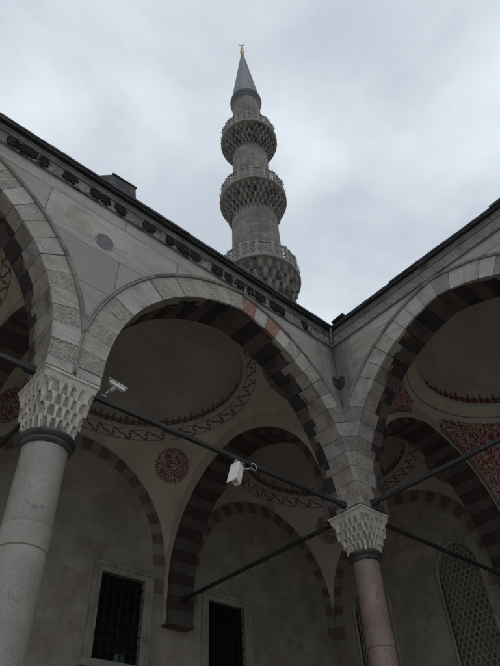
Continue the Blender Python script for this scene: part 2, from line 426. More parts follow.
# ------------------------------------------------------------------ painted decoration helpers
def blob(mb, fn, cx, cy, a, b, ang, n=7, rnd=None, mi=0):
    pts = []
    for k in range(n):
        t = 2*PI*k/n; rr = 1 if rnd is None else rnd.uniform(.75, 1.2)
        x = a*math.cos(t)*rr; y = b*math.sin(t)*rr
        pts.append(fn(cx + x*math.cos(ang)-y*math.sin(ang), cy + x*math.sin(ang)+y*math.cos(ang)))
    mb.add(pts, [tuple(range(n))], mi)
def stroke(mb, fn, pts, w, mi=0):
    L_, R_ = [], []
    for i, p in enumerate(pts):
        a = pts[max(i-1,0)]; b = pts[min(i+1,len(pts)-1)]
        dx, dy = b[0]-a[0], b[1]-a[1]; l = math.hypot(dx, dy) or 1
        ww = (w[i] if isinstance(w, (list,tuple)) else w)/2
        L_.append(fn(p[0]-dy/l*ww, p[1]+dx/l*ww)); R_.append(fn(p[0]+dy/l*ww, p[1]-dx/l*ww))
    n = len(pts)
    mb.add(L_+R_, [(i, i+1, n+i+1, n+i) for i in range(n-1)], mi)

def on_sphere(c, az, r, off=.006):
    nz = math.sqrt(RP*RP-r*r); n = Vector((r*math.cos(az), r*math.sin(az), nz))
    e1 = Vector((-math.sin(az), math.cos(az), 0)); e2 = n.normalized().cross(e1)
    C = Vector((c[0], c[1], ZP))
    def fn(p, q):
        v = (n + e1*p + e2*q).normalized()*(RP-off); return tuple(C+v)
    return fn

def bay(arcade, c, style, seed):
    rnd = random.Random(seed)
    # --- vault: pendentives
    hx = 2.5; hy = 2.497
    mb = MB(); NA = 144; NR = 14; r_in = 2.14
    def fn(u, v):
        a = 2*PI*u; m = min(hx/max(abs(math.cos(a)),1e-6), hy/max(abs(math.sin(a)),1e-6))
        r = r_in + (m-r_in)*v
        return (c[0]+r*math.cos(a), c[1]+r*math.sin(a), ZP+math.sqrt(max(RP*RP-r*r, .0)))
    mb.grid(fn, NA, NR, wrap=True)
    vault = mb.build('vault', M['plaster'], arcade, smooth=True, recalc=False)
    # --- dome
    zb = 9.86; Rd = 2.14; Hd = 1.72
    zr = ZP+math.sqrt(RP*RP-r_in*r_in)
    prof = [(r_in, zr-.002), (r_in-.045, zr+.012), (r_in-.055, zr+.035), (r_in-.035, zr+.055), (r_in-.005, zb-.03), (Rd-.012, zb)]
    prof += [(Rd*math.cos(t*PI/2/24), zb+Hd*math.sin(t*PI/2/24)) for t in range(24)] + [(.001, zb+Hd)]
    mb = MB(); mb.lathe(prof, c, 96)
    dome = mb.build('dome', M['dome'], arcade, smooth=True, recalc=False, angle=60)
    # outer lead dome and roof with its drum
    mb = MB()
    mb.lathe([(2.5, 10.05)] + [(2.45*math.cos(t*PI/2/16), 10.12+1.6*math.sin(t*PI/2/16)) for t in range(16)] + [(.001, 11.72)], c, 48)
    def rf(u, v):
        a = 2*PI*u; m = min(2.8/max(abs(math.cos(a)),1e-6), 2.8/max(abs(math.sin(a)),1e-6))
        r = 2.5+(m-2.5)*v; return (c[0]+r*math.cos(a), c[1]+r*math.sin(a), 10.10)
    mb.grid(rf, 96, 1, wrap=True)
    mb.build('lead_roof', M['lead'], arcade, smooth=True, angle=40)
    # --- palmette border at the foot of the dome
    mb = MB()
    def dfn(s, t):    # s along the ring (m), t up the dome
        a = s/Rd; ps = .015 + t/Hd
        r = Rd*math.cos(ps)-.007; return (c[0]+r*math.cos(a), c[1]+r*math.sin(a), zb+Hd*math.sin(ps))
    NP = 84; p = 2*PI*Rd/NP
    for i in range(NP*3): 
        s0 = i*2*PI*Rd/(NP*3); s1 = (i+1)*2*PI*Rd/(NP*3)
        mb.quad(dfn(s0,.005), dfn(s1,.005), dfn(s1,.03), dfn(s0,.03))
    for i in range(NP):
        s0 = i*p; big = i % 2 == 0; hh = .24 if big else .17
        blob(mb, dfn, s0, .04+hh*.42, .034, hh*.42, 0, 6)
        for sg in (-1, 1):
            blob(mb, dfn, s0+sg*.052, .085, .022, .055, -sg*.5, 6)
        mb.add([dfn(s0-.05,.035), dfn(s0+.05,.035), dfn(s0,.09)], [(0,1,2)])
        if big: mb.add([dfn(s0-.028,.16), dfn(s0+.028,.16), dfn(s0,.27)], [(0,1,2)])
    mb.build('painted_border', M['paint_d' if style != 'R' else 'paint'], dome, recalc=False)
    # --- scroll band on the vault round the dome
    mb = MB(); r1, r2 = 2.19, 2.35
    def vfn(s, t):
        a = s/2.27; r = r2+(r1-r2)*t
        k = (RP-.006)/RP; return (c[0]+r*k*math.cos(a), c[1]+r*k*math.sin(a), ZP+math.sqrt(RP*RP-r*r)*k)
    Ltot = 2*PI*2.27
    if style != 'R':
        NS = 36; q = Ltot/NS
        for i in range(NS*4):
            s0 = i*Ltot/(NS*4); s1 = (i+1)*Ltot/(NS*4)
            for t0, t1 in ((-.12,-.04), (1.04,1.12)): mb.quad(vfn(s0,t0), vfn(s1,t0), vfn(s1,t1), vfn(s0,t1))
        for i in range(NS):
            s0 = i*q
            half = [(.0,.0), (.12,.05), (.22,.22), (.32,.38), (.44,.42), (.55,.34), (.58,.16), (.50,.02), (.40,.04)]
            pts = [(x, .5+y) for x, y in half]
            full = [(s0+q*(.0+x), yy) for x, yy in pts]
            neg = [(s0-q*x, 1-yy) for x, yy in pts]
            for ps in (full, neg):
                mb2 = [(a, b) for a, b in ps]
                L_ = []; R_ = []
                for j, pt in enumerate(mb2):
                    a = mb2[max(j-1,0)]; b = mb2[min(j+1,len(mb2)-1)]
                    dx, dy = (b[0]-a[0]), (b[1]-a[1])*.15; l = math.hypot(dx, dy) or 1; w = .015
                    L_.append(vfn(pt[0]-dy/l*w, pt[1]+dx/l*w/.15)); R_.append(vfn(pt[0]+dy/l*w, pt[1]-dx/l*w/.15))
                nn = len(L_); mb.add(L_+R_, [(j, j+1, nn+j+1, nn+j) for j in range(nn-1)])
        mb.build('painted_scroll', M['paint_d'], vault, recalc=False)
        # --- round medallions
        for k in range(4):
            f = on_sphere(c, PI/4+k*PI/2+(-.06, 0, 0, -.06)[k], 2.79); mb = MB()
            for j in range(38):      # fringe of ticks
                t = 2*PI*j/38; blob(mb, f, .405*math.cos(t), .405*math.sin(t), .028, .018, t, 7, rnd)
            got = []
            for _ in range(4000):
                t = rnd.uniform(0, 2*PI); q = .365*math.sqrt(rnd.random()); x, y = q*math.cos(t), q*math.sin(t)
                if any((x-a)**2+(y-b)**2 < .037**2 for a, b in got): continue
                got.append((x, y)); blob(mb, f, x, y, rnd.uniform(.021,.031), rnd.uniform(.015,.021), rnd.uniform(0, PI), 6, rnd)
            for j in range(72):
                t0 = 2*PI*j/72; t1 = 2*PI*(j+1)/72
                mb.quad(f(.374*math.cos(t0),.374*math.sin(t0)), f(.374*math.cos(t1),.374*math.sin(t1)), f(.383*math.cos(t1),.383*math.sin(t1)), f(.383*math.cos(t0),.383*math.sin(t0)))
            mb.build('painted_medallion', M['paint' if k in (0,1) else 'paint'], vault, recalc=False)
    else:
        for i in range(180):
            s0 = i*Ltot/180; s1 = (i+1)*Ltot/180
            mb.quad(vfn(s0,-.1), vfn(s1,-.1), vfn(s1,0), vfn(s0,0))
        mb.build('painted_line', M['line'], vault, recalc=False)
        for k in range(4):
            mb = MB(); base = PI/4+k*PI/2
            cs_ = .02; nn_ = 125
            idx_ = {}
            def vtx(a_, b_):
                if (a_, b_) not in idx_:
                    x, y = a_*cs_, b_*cs_; rr_ = math.hypot(x, y)
                    idx_[a_, b_] = len(mb.v); mb.v.append(on_sphere(c, math.atan2(y, x)+k*PI/2, min(rr_, 3.5))(0, 0))
                return idx_[a_, b_]
            for a_ in range(25, nn_-1):
                for b_ in range(25, nn_-1):
                    x, y = (a_+.5)*cs_, (b_+.5)*cs_
                    if not 2.46 < math.hypot(x, y) < 3.44: continue
                    mb.f.append((vtx(a_, b_), vtx(a_+1, b_), vtx(a_+1, b_+1), vtx(a_, b_+1))); mb.m.append(0)
            # the painted field runs on down the flat strip above the cross arches
            sy = 1 if k in (0, 1) else -1; sxn = 1 if k in (0, 3) else -1
            pf = lambda x, z: (c[0]+x, c[1]+sy*(2.497-.008), z)
            def arc_z(x, off):
                xx = abs(x+.045)+.2; rr = 2.59+off; return 6.6+math.sqrt(max(rr*rr-xx*xx, 0)) if xx < rr else 6.6
            prev = None
            for q in range(81):
                x = sxn*(.55+(2.48-.55)*q/80); top = ZP+math.sqrt(max(RP*RP-2.497**2-x*x, 0))
                z = arc_z(x, .13); z2 = arc_z(x, .155)
                if z2 > top-.01: prev = None; continue
                if prev:
                    mb.quad(pf(prev[0], prev[1]), pf(x, z), pf(x, z2), pf(prev[0], prev[2]), 1)
                    mb.quad(pf(prev[0], prev[2]+.012), pf(x, z2+.012), pf(x, top), pf(prev[0], prev[3]), 0)
                prev = (x, z, z2, top)
            mb.build('painted_arabesque', [M['arab'], M['paint_r']], vault, recalc=False)

def transverse(arcade, axis, pos, sgn_far, seed):
    """arch across the gallery. axis 'x': plane x=pos, runs in y from the column to the wall (sgn_far=1)"""
    rnd = random.Random(seed)
    if axis == 'x': TT = lambda v, d, z: (pos+d, v, z)
    else:           TT = lambda v, d, z: (v, pos+d, z)
    mid = 2.75; h = 2.25; e = .2; zsp = 6.6; t = .14
    mb = MB()
    n = 15
    r = h+e
    for side, k, poly in arch_sets(h, e, zsp, t, n, 5.80, ZS+.004):
        idx = int(round(max(k,0)*n)) if k >= 0 else int(poly[0][1]/.27)
        pts = []
        for q, (du, z) in enumerate(poly):
            o = poly[3-q]; dd = Vector((o[0]-du, o[1]-z)); dd.normalize(); du += dd.x*.002; z += dd.y*.002
            pts.append((du, z))
        j = rnd.uniform(-.003,.003)
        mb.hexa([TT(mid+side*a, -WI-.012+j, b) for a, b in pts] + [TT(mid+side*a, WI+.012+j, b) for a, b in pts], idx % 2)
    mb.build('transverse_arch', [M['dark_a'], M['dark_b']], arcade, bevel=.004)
    mb = MB()
    for f in (-WI, WI):
        us = [.0 + (D-.0)*i/80 for i in range(81)]
        for u0, u1 in zip(us, us[1:]):
            def zz(u):
                x = abs(u-mid)+e; rr = r+t-.01
                if x < rr: return zsp+math.sqrt(rr*rr-x*x)
                return ZS+.02 if u < mid else 5.81
            mb.quad(TT(u0, f, zz(u0)), TT(u1, f, zz(u1)), TT(u1, f, 9.95), TT(u0, f, 9.95))
    # masonry between the arch stilt and the wall
    mb.box(TT(D-.16, -WI+.001, 5.803) if axis == 'x' else TT(D-.16, -WI+.001, 5.803), TT(D-.01, WI-.001, 6.5))
    mb.build('transverse_wall', M['plaster'], arcade, recalc=False)
    mb = MB()   # small moulded corbel slab under the springing
    mb.box(TT(D-.32, -WI-.02, 5.755), TT(D-.001, WI+.02, 5.80))
    mb.build('corbel', M['dark_b'], arcade, bevel=.008)

# ------------------------------------------------------------------ back walls with windows
def gallery_wall(root, TT, u0, u1, rects, bay_centres, shallow):
    """TT(u, d, z): d = distance in front of the wall face (towards the gallery)"""
    mb = MB()
    us = sorted({u0, u1} | {a for r in rects for a in r[:2]})
    for a, b in zip(us, us[1:]):
        zs = [(0., 9.95)]
        for r in rects:
            if r[0] <= a+1e-6 and b <= r[1]+1e-6:
                zs = [(0., r[2]), (r[3], 9.95)]
        for z0, z1 in zs: mb.quad(TT(a,0,z0), TT(b,0,z0), TT(b,0,z1), TT(a,0,z1))
    for r in rects:    # reveals
        rd = -.12 if shallow else -.4
        a, b, c, d = r[:4]
        for p, q in (((a,c),(a,d)), ((a,d),(b,d)), ((b,d),(b,c)), ((b,c),(a,c))):
            mb.quad(TT(p[0],0,p[1]), TT(q[0],0,q[1]), TT(q[0],rd,q[1]), TT(p[0],rd,p[1]))
    # outer skin of the wall
    mb.quad(TT(u0,-.9,0), TT(u1,-.9,0), TT(u1,-.9,10.3), TT(u0,-.9,10.3))
    mb.quad(TT(u0,0.002,9.95), TT(u1,0.002,9.95), TT(u1,-.9,10.3), TT(u0,-.9,10.3))
    mb.build('wall_face', M['wall'], root, recalc=False)
    for cu in bay_centres:   # blind arch of alternating stones against the wall
        mb = MB(); n = 30; ri, ro = 2.18, 2.47
        for k in range(n):
            a = PI*k/n+.001; b = PI*(k+1)/n-.001
            q = [(cu+ri*math.cos(a), ZP+ri*math.sin(a)), (cu+ro*math.cos(a), ZP+ro*math.sin(a)), (cu+ro*math.cos(b), ZP+ro*math.sin(b)), (cu+ri*math.cos(b), ZP+ri*math.sin(b))]
            mb.hexa([TT(x, -.01, z) for x, z in q] + [TT(x, .014, z) for x, z in q], k % 2)
        for sg in (-1, 1):
            for j in range(3):
                za = ZP-.30*(j+1)+.002; zb = ZP-.30*j-.002
                xa, xb = sorted((cu+sg*ri, cu+sg*ro))
                mb.hexa([TT(xa,-.01,za),TT(xb,-.01,za),TT(xb,-.01,zb),TT(xa,-.01,zb),TT(xa,.014,za),TT(xb,.014,za),TT(xb,.014,zb),TT(xa,.014,zb)], 1-j % 2)
        mb.build('wall_arch', [M['band_d'], M['band_l']], root)

def rect_window(root, TT, a, b, z0, z1):
    """a stone surround, dark pane and an iron grille"""
    mb = MB(); fw = .20
    def fbox(ua, ub, za, zb, d0, d1): 
        mb.hexa([TT(ua,d0,za),TT(ub,d0,za),TT(ub,d0,zb),TT(ua,d0,zb),TT(ua,d1,za),TT(ub,d1,za),TT(ub,d1,zb),TT(ua,d1,zb)])
    # two-step surround
    for w0, w1, d1 in ((0., .12, .035), (.12, fw, .06)):
        fbox(a-w1, a-w0, z0-.0, z1+w1, -.02, d1); fbox(b+w0, b+w1, z0-.0, z1+w1, -.02, d1-.001)
        fbox(a-w0+.0005, b+w0-.0005, z1+w0, z1+w1-.001, -.02, d1-.002)
    w = mb.build('window', M['frame'], root, bevel=.006)
    mb = MB(); fbox(a-fw-.06, b+fw+.06, z0-.14, z0-.002, -.02, .13)
    s = mb.build('sill', M['frame'], w, bevel=.01)
    mb = MB(); mb.quad(TT(a-.01,-.10,z0), TT(b+.01,-.10,z0), TT(b+.01,-.10,z1), TT(a-.01,-.10,z1))
    mb.build('pane', M['black'], w, recalc=False)
    mb = MB()
    nu = 6; nz = int((z1-z0)/.17)
    for i in range(1, nu): u = a+(b-a)*i/nu; mb.tube([TT(u,-.03,z0), TT(u,-.03,z1)], .012, 6)
    for j in range(1, nz): z = z0+(z1-z0)*j/nz; mb.tube([TT(a,-.03,z), TT(b,-.03,z)], .012, 6)
    for i in range(1, nu):
        for j in range(1, nz):
            u = a+(b-a)*i/nu; z = z0+(z1-z0)*j/nz
            mb.hexa([TT(u-.022,-.05,z-.022),TT(u+.022,-.05,z-.022),TT(u+.022,-.05,z+.022),TT(u-.022,-.05,z+.022),
                     TT(u-.022,-.01,z-.022),TT(u+.022,-.01,z-.022),TT(u+.022,-.01,z+.022),TT(u-.022,-.01,z+.022)])
    mb.build('grille', M['grille'], w)
    return w

def lattice_window(root, TT, a, b, z0, zs, label=None):
    """arched window with a plaster honeycomb lattice; rectangular hole a..b, z0..zt with the corners filled"""
    hw = (b-a)/2; mid = (a+b)/2; e = .12; r = hw+e; zt = zs+math.sqrt(r*r-e*e)
    def top(x, off=0): 
        y = abs(x-mid)+e; rr = r+off; return zs+math.sqrt(max(rr*rr-y*y, 0)) if y < rr else zs
    mb = MB(); n = 24
    for i in range(n):
        u0 = a+(b-a)*i/n; u1 = a+(b-a)*(i+1)/n
        mb.quad(TT(u0,.001,top(u0)), TT(u1,.001,top(u1)), TT(u1,.001,zt+.002), TT(u0,.001,zt+.002))
    fw = .09
    th = math.acos(e/r)
    def path(rr):
        h = rr-e; P_ = [(mid+h, z0)] + [(mid-e+rr*math.cos(math.acos(e/rr)*k/14), zs+rr*math.sin(math.acos(e/rr)*k/14)) for k in range(15)]
        return P_ + [(2*mid-x, z) for x, z in P_[::-1]]
    A = path(r); B = path(r+fw); C = path(r+fw*.5)
    for P0, P1, d0, d1 in ((A, C, .03, .045), (C, B, .045, .02)):
        for i in range(len(A)-1):
            mb.quad(TT(P0[i][0],d0,P0[i][1]), TT(P0[i+1][0],d0,P0[i+1][1]), TT(P1[i+1][0],d1,P1[i+1][1]), TT(P1[i][0],d1,P1[i][1]))
    for P0, d0, d1 in ((A, -.2, .03), (B, -.01, .02)):
        for i in range(len(A)-1):
            mb.quad(TT(P0[i][0],d0,P0[i][1]), TT(P0[i+1][0],d0,P0[i+1][1]), TT(P0[i+1][0],d1,P0[i+1][1]), TT(P0[i][0],d1,P0[i][1]))
    w = mb.build('lattice_window', M['frame'], root, recalc=False)
    # honeycomb of hexagonal rings
    mb = MB(); cs = .138; hexr = cs/math.sqrt(3)*1.0; row = 0; z = z0
    while z < zt+.1:
        x = a - cs + (cs/2 if row % 2 else 0)
        while x < b+cs:
            ri = hexr*.74; pin = []; pout = []
            ok = True
            for k in range(6):
                t = PI/6+k*PI/3
                pin.append((x+ri*math.cos(t), z+ri*math.sin(t))); pout.append((x+hexr*1.005*math.cos(t), z+hexr*1.005*math.sin(t)))
            if x > a-.04 and x < b+.04 and z < top(min(max(x,a),b))+.04:
                cl = lambda p: (min(max(p[0], a+.001), b-.001), min(p[1], top(min(max(p[0],a),b))+.01))
                pin = [cl(p) for p in pin]; pout = [cl(p) for p in pout]
                for k in range(6):
                    k2 = (k+1) % 6
                    mb.quad(TT(pin[k][0],-.05,pin[k][1]), TT(pin[k2][0],-.05,pin[k2][1]), TT(pout[k2][0],-.04,pout[k2][1]), TT(pout[k][0],-.04,pout[k][1]))
                    mb.quad(TT(pin[k][0],-.05,pin[k][1]), TT(pin[k2][0],-.05,pin[k2][1]), TT(pin[k2][0],-.083,pin[k2][1]), TT(pin[k][0],-.083,pin[k][1]))
            x += cs
        z += hexr*1.5; row += 1
    mb.build('lattice', M['lattice'], w, recalc=False)
    mb = MB(); mb.quad(TT(a-.01,-.085,z0), TT(b+.01,-.085,z0), TT(b+.01,-.085,zt+.02), TT(a-.01,-.085,zt+.02))
    mb.build('pane', M['pane'], w, recalc=False)
    return zt

# ------------------------------------------------------------------ stalactite surface for capitals and balconies
def muqarnas(R_bot, R_top, zb, zt, tiers, N, square=False, depth=.03, res=10, ph=0, over=.35, pw=1., drop=.20):
    mb = MB(); NT = N*res
    def outline(a, s):
        r = R_bot+(R_top-R_bot)*s
        if square:
            q = R_top/max(abs(math.cos(a)), abs(math.sin(a)))
            q = min(q, R_top*1.36)
            r = R_bot*(1-s)+q*s
        return r
    rows = []
    for k in range(tiers):
        for j in range(11):
            f = j/10
            row = []
            for i in range(NT):
                a = 2*PI*i/NT + ph
                phi = (i/res + .5*(k % 2)) % 1.0 - .5
                s = ((k + over + (1-over)*f**1.6)/tiers)**pw
                r = outline(a, s)
                # pointed niche open at the bottom
                w = .40*(1-f*.95)**.55
                if f < .97 and abs(phi) < w:
                    r -= depth*(1-(phi/w)**2)**.5*(.5+1.1*(1-f))
                # little drops between the niches at the lower edge
                z = zb+(zt-zb)*(k+f)/tiers
                if j == 0:
                    z -= (zt-zb)/tiers*drop*max(0, abs(phi)*2-.55)
                row.append((r*math.cos(a), r*math.sin(a), z))
            rows.append(row)
    first = [(outline(2*PI*i/NT+ph, 0)*math.cos(2*PI*i/NT+ph)*.9, outline(2*PI*i/NT+ph, 0)*math.sin(2*PI*i/NT+ph)*.9, zb) for i in range(NT)]
    rows = [first]+rows
    vs = [p for r in rows for p in r]; fs = []
    for j in range(len(rows)-1):
        for i in range(NT): fs.append((j*NT+i, j*NT+(i+1)%NT, (j+1)*NT+(i+1)%NT, (j+1)*NT+i))
    mb.add(vs, fs)
    return mb

def make_column(x, y, R, shaft_mat, label, packing, zt=5.35, group='columns of the courtyard arcade'):
    root = empty('column', (x, y, 0), label, 'column', group)
    mb = MB()
    band = 4.50
    def rr(z): return R*(1+.05*(zt-z)/4)
    prof = [(rr(.5)+.0, .5)] + [(rr(z), z) for z in (1,2,3,4,4.12)] + [(rr(4.15)-.004, 4.135), (rr(4.15)+.006, 4.145), (rr(4.15)+.007, 4.375), (rr(4.38)-.005, 4.385), (rr(4.4), 4.40), (rr(4.8), 4.8), (rr(5.1), 5.1), (R+.006, zt)]
    mb.lathe(prof, (0,0), 64); mb.build('shaft', shaft_mat, root, smooth=True, loc=(0,0,0), recalc=False, angle=40)
    mb = MB(); mb.lathe([(R, zt-.01), (R+.035, zt+.02), (R+.045, zt+.045), (R+.035, zt+.07), (R+.070, zt+.088), (R+.080, zt+.115), (R+.055, zt+.155), (R-.02, zt+.16)], (0,0), 64)
    mb.build('collar', M['bronze'], root, smooth=True, loc=(0,0,0), recalc=False, angle=50)
    zc = zt+.155
    cap = muqarnas(R+.0, A_CAP+.002, zc, ZS-.145, 4, 20, square=True, depth=.055, ph=PI/20, over=.55, pw=.62, drop=.55)
    cap.build('capital', M['capital'], root, smooth=True, loc=(0,0,0), recalc=False, angle=38)
    mb = MB(); a = A_CAP
    for (h0, h1, w0, w1) in ((-.146,-.060,.0,.012), (-.060,-.048,.012,.028), (-.048,-.012,.028,.028)):
        mb.hexa([(s*(a+w0), t*(a+w0), ZS+h0) for s, t in ((-1,-1),(1,-1),(1,1),(-1,1))] + [(s*(a+w1), t*(a+w1), ZS+h1) for s, t in ((-1,-1),(1,-1),(1,1),(-1,1))])
    mb.build('abacus', M['capital'], root, loc=(0,0,0), bevel=.006)
    mb = MB(); mb.box((-a-.012,-a-.012,ZS-.013), (a+.012,a+.012,ZS+.012)); mb.build('packing', packing, root, loc=(0,0,0))
    mb = MB()
    for w, z0, z1 in ((R+.32,0,.22), (R+.24,.22,.40)): mb.box((-w,-w,z0), (w,w,z1))
    mb.lathe([(R+.2,.40),(R+.22,.45),(R+.1,.49),(R+.05,.5),(R-.05,.501)], (0,0), 48)
    mb.build('base', M['capital'], root, loc=(0,0,0), bevel=.01)
    return root

# ================================================================== BUILD
left = empty('arcade', (-S, 0, ZS), 'left marble arcade with black-stained frieze and a dark roundel between its arches', 'arcade', 'arcades round the courtyard')
right = empty('arcade', (0, -S, ZS), 'marble arcade on the right, with a plain grey frieze and red painted vault inside', 'arcade', 'arcades round the courtyard')

LB = [(-2.8, -S, -W, 'L0'), (-8.4, -2*S, -S, 'L1')]
for i, (mid, lo, hi, st) in enumerate(LB):
    facade_arch(left, TL, mid, lo, hi if st == 'L1' else -.25, 11+i, st)
    moulding(left, TL, mid, lo, hi)
spandrel(left, TL, [(m, a, b) for m, a, b, _ in LB], -W, -2*S)
for i, (mid, lo, hi, st) in enumerate([(-2.8, -S, -W, 'R'), (-8.4, -2*S, -S, 'R')]):
    facade_arch(right, TR, mid, lo, hi if i else -.25, 31+i, st)
    moulding(right, TR, mid, lo, hi)
spandrel(right, TR, [(-2.8, -S, -W), (-8.4, -2*S, -S)], -W, -2*S)
cornice(left, TL, -2*S, 5, M['friezeL']); cornice(right, TR, -2*S, 6, M['friezeR'])
# vertical ribs above the columns
for arc, TT in ((left, TL), (right, TR)):
    mb = MB()
    ztop = ZSP+math.sqrt((R0+T+.03)**2-(2.8+EC)**2) if R0+T+.03 > 2.8+EC else ZSP+.1
    pr = [(-.028,W-.01),(-.024,W+.020),(-.010,W+.026),(0,W+.012),(.010,W+.026),(.024,W+.020),(.028,W-.01)]
    for (a0, d0), (a1, d1) in zip(pr, pr[1:]):
        mb.quad(TT(-S+a0,d0,ZS+.02), TT(-S+a1,d1,ZS+.02), TT(-S+a1,d1,ztop+.3), TT(-S+a0,d0,ztop+.3))
    mb.build('rib', M['mould'], arc)

ce = (-2.8, 2.795); c2 = (-8.4, 2.795); cc = (2.795, 2.795); cr = (2.795, -2.8); cr2 = (2.795, -8.4)
bay(left, ce, 'L', 1); bay(left, c2, 'L', 2); bay(left, cc, 'L', 3)
bay(right, cr, 'R', 4); bay(right, cr2, 'R', 5)
transverse(left, 'x', 0., 1, 1); transverse(left, 'x', -S, 1, 2); transverse(left, 'x', -2*S, 1, 3)
transverse(right, 'y', 0., 1, 4); transverse(right, 'y', -S, 1, 5); transverse(right, 'y', -2*S, 1, 6)

# roundels
def roundel(arc, pts_fn, name='roundel'):
    mb = MB(); n = 40
    ring = [pts_fn(math.cos(2*PI*k/n), math.sin(2*PI*k/n), 1., .006) for k in range(n)]
    mb.add(ring, [tuple(range(n))])
    r2 = [pts_fn(math.cos(2*PI*k/n), math.sin(2*PI*k/n), 1., -.006) for k in range(n)]
    mb.add(ring+r2, [(k,(k+1)%n,n+(k+1)%n,n+k) for k in range(n)])
    ro = [pts_fn(math.cos(2*PI*k/n)*1.06, math.sin(2*PI*k/n)*1.06, 1., .004) for k in range(n)]
    mb.add(ring+ro, [(k,(k+1)%n,n+(k+1)%n,n+k) for k in range(n)], 1)
    return mb.build(name, [M['disc'], M['marble']], arc, recalc=False)
roundel(left, lambda x, y, r, d: TL(-5.575+.148*x, W+d, 8.84+.150*y))
roundel(right, lambda x, y, r, d: TR(-5.60+.148*x, W+d, 8.84+.150*y))
# the heart: a roundel folded into the corner, half on each face
def leaf(arc, TT, nm):
    mb = MB(); pts = []
    for k in range(25):
        t = k/24
        # lobe outline: from bottom point to top notch
        ang = -PI/2 + PI*t
        x = .160*math.cos(ang)**.8 if math.cos(ang) > 0 else 0; y = .185*math.sin(ang)
        if t > .5: y = .135*math.sin(ang)**1.0 - .06*max(0,(t-.8)/.2)
        pts.append((x, y))
    pts = [(max(x, .007), y) for x, y in pts]
    for d in (.006,):
        mb.add([TT(-W-.006-x, W+d, 8.74+y) for x, y in pts], [tuple(range(len(pts)))])
    mb.add([TT(-W-.006-x, W+.006, 8.74+y) for x, y in pts]+[TT(-W-.006-x, W-.006, 8.74+y) for x, y in pts], [(k,k+1,len(pts)+k+1,len(pts)+k) for k in range(len(pts)-1)])
    mb.build(nm, M['heart'], arc, recalc=False)
leaf(left, TL, 'corner_roundel'); leaf(right, TR, 'corner_roundel')

# lead box on the left eave and lead folds near the corner
rv = empty('roof_vent', (-5.65, -.3, 10.02), 'dark lead-covered box standing on the left eave', 'roof vent')
mb = MB()
mb.hexa([(-6.04,-.52,10.022),(-5.25,-.52,10.022),(-5.25,.1,10.022),(-6.04,.1,10.022),(-5.74,-.52,10.37),(-5.30,-.52,10.39),(-5.30,.1,10.39),(-5.74,.1,10.37)])
mb.build('box_body', M['lead'], rv, bevel=.01)
mb = MB(); mb.hexa([(-5.76,-.54,10.375),(-5.28,-.54,10.395),(-5.28,.12,10.395),(-5.76,.12,10.375),(-5.75,-.53,10.405),(-5.29,-.53,10.425),(-5.29,.11,10.425),(-5.75,.11,10.405)])
mb.build('box_lid', M['leadbrown'], rv, bevel=.006)
mb = MB()
mb.hexa([(-.60,-.95,10.03),(-.42,-.95,10.03),(-.42,-.62,10.03),(-.60,-.62,10.03),(-.58,-.93,10.10),(-.44,-.93,10.10),(-.44,-.64,10.085),(-.58,-.64,10.085)])
o = mb.build('roof_flashing', M['lead'], right, bevel=.008)
mb = MB()
mb.tube([(-.545,-.545,10.06),(-.535,-.535,9.93),(-.47,-.47,9.86),(-.435,-.435,9.70)], .028, 10)
mb.build('corner_downpipe', M['mould'], right, smooth=True, angle=50)

# gallery walls
wl = empty('gallery_wall', (-3, D, 0), 'dim limestone wall behind the left arcade with barred black windows', 'wall', 'back walls of the galleries')
wr = empty('gallery_wall', (D, -2, 0), 'dim limestone wall behind the right arcade with honeycomb lattice windows', 'wall', 'back walls of the galleries')
WLm = lambda u, d, z: (u, D-d, z)
WRm = lambda u, d, z: (D-d, u, z)
rects = [(-1.86,-.80,3.05+1.6+.27,6.58), (.94,2.02,3.6,6.57), (-4.85,-3.79,4.92,6.58), (-7.46,-6.4,4.92,6.58), (-10.45,-9.39,4.92,6.58)]
gallery_wall(wl, WLm, -2*S, D, rects, [-2.8, -8.4, 2.795], True)
for r in rects: rect_window(wl, WLm, *r)
lat = []
def lat_top(a, b, zs): 
    hw = (b-a)/2; return zs+math.sqrt((hw+.12)**2-.12**2)
for a, b in ((.77,1.84), (3.45,4.52), (-2.2,-1.13), (-4.47,-3.4), (-7.8,-6.73), (-10.07,-9.)):
    lat.append((a, b, 3.9, lat_top(a, b, 6.98)))
gallery_wall(wr, WRm, -2*S, D, lat, [2.795, -2.8, -8.4], None)
for a, b, z0, zt in lat: lattice_window(wr, WRm, a, b, z0, 6.98)
# dusty floodlight behind the left barred window
fl = empty('floodlight', (-1.28, D-.02, 5.02), 'small teal floodlight with a round lens on the sill of the left barred window', 'floodlight')
mb = MB(); mb.box((-1.36,D-.06,4.935),(-1.17,D+.04,5.075)); 
M['teal'] = mat('teal_enamel', (.10,.155,.155), (.07,.11,.11), 9, .5, 0)
mb.build('housing', M['teal'], fl, bevel=.02)
mb = MB()
for i, (r, d) in enumerate(((.052,.075),(.020,.082))):
    vs = [( -1.265+r*math.cos(2*PI*k/24), D-d, 5.005+r*math.sin(2*PI*k/24)) for k in range(24)]
    mb.add(vs, [tuple(range(24))], i)
    mb.add(vs+[(x, D-.055, z) for x, y, z in vs], [(k,(k+1)%24,24+(k+1)%24,24+k) for k in range(24)], 0)
mb.build('lens', [M['black'], M['cctvg']], fl, recalc=False)

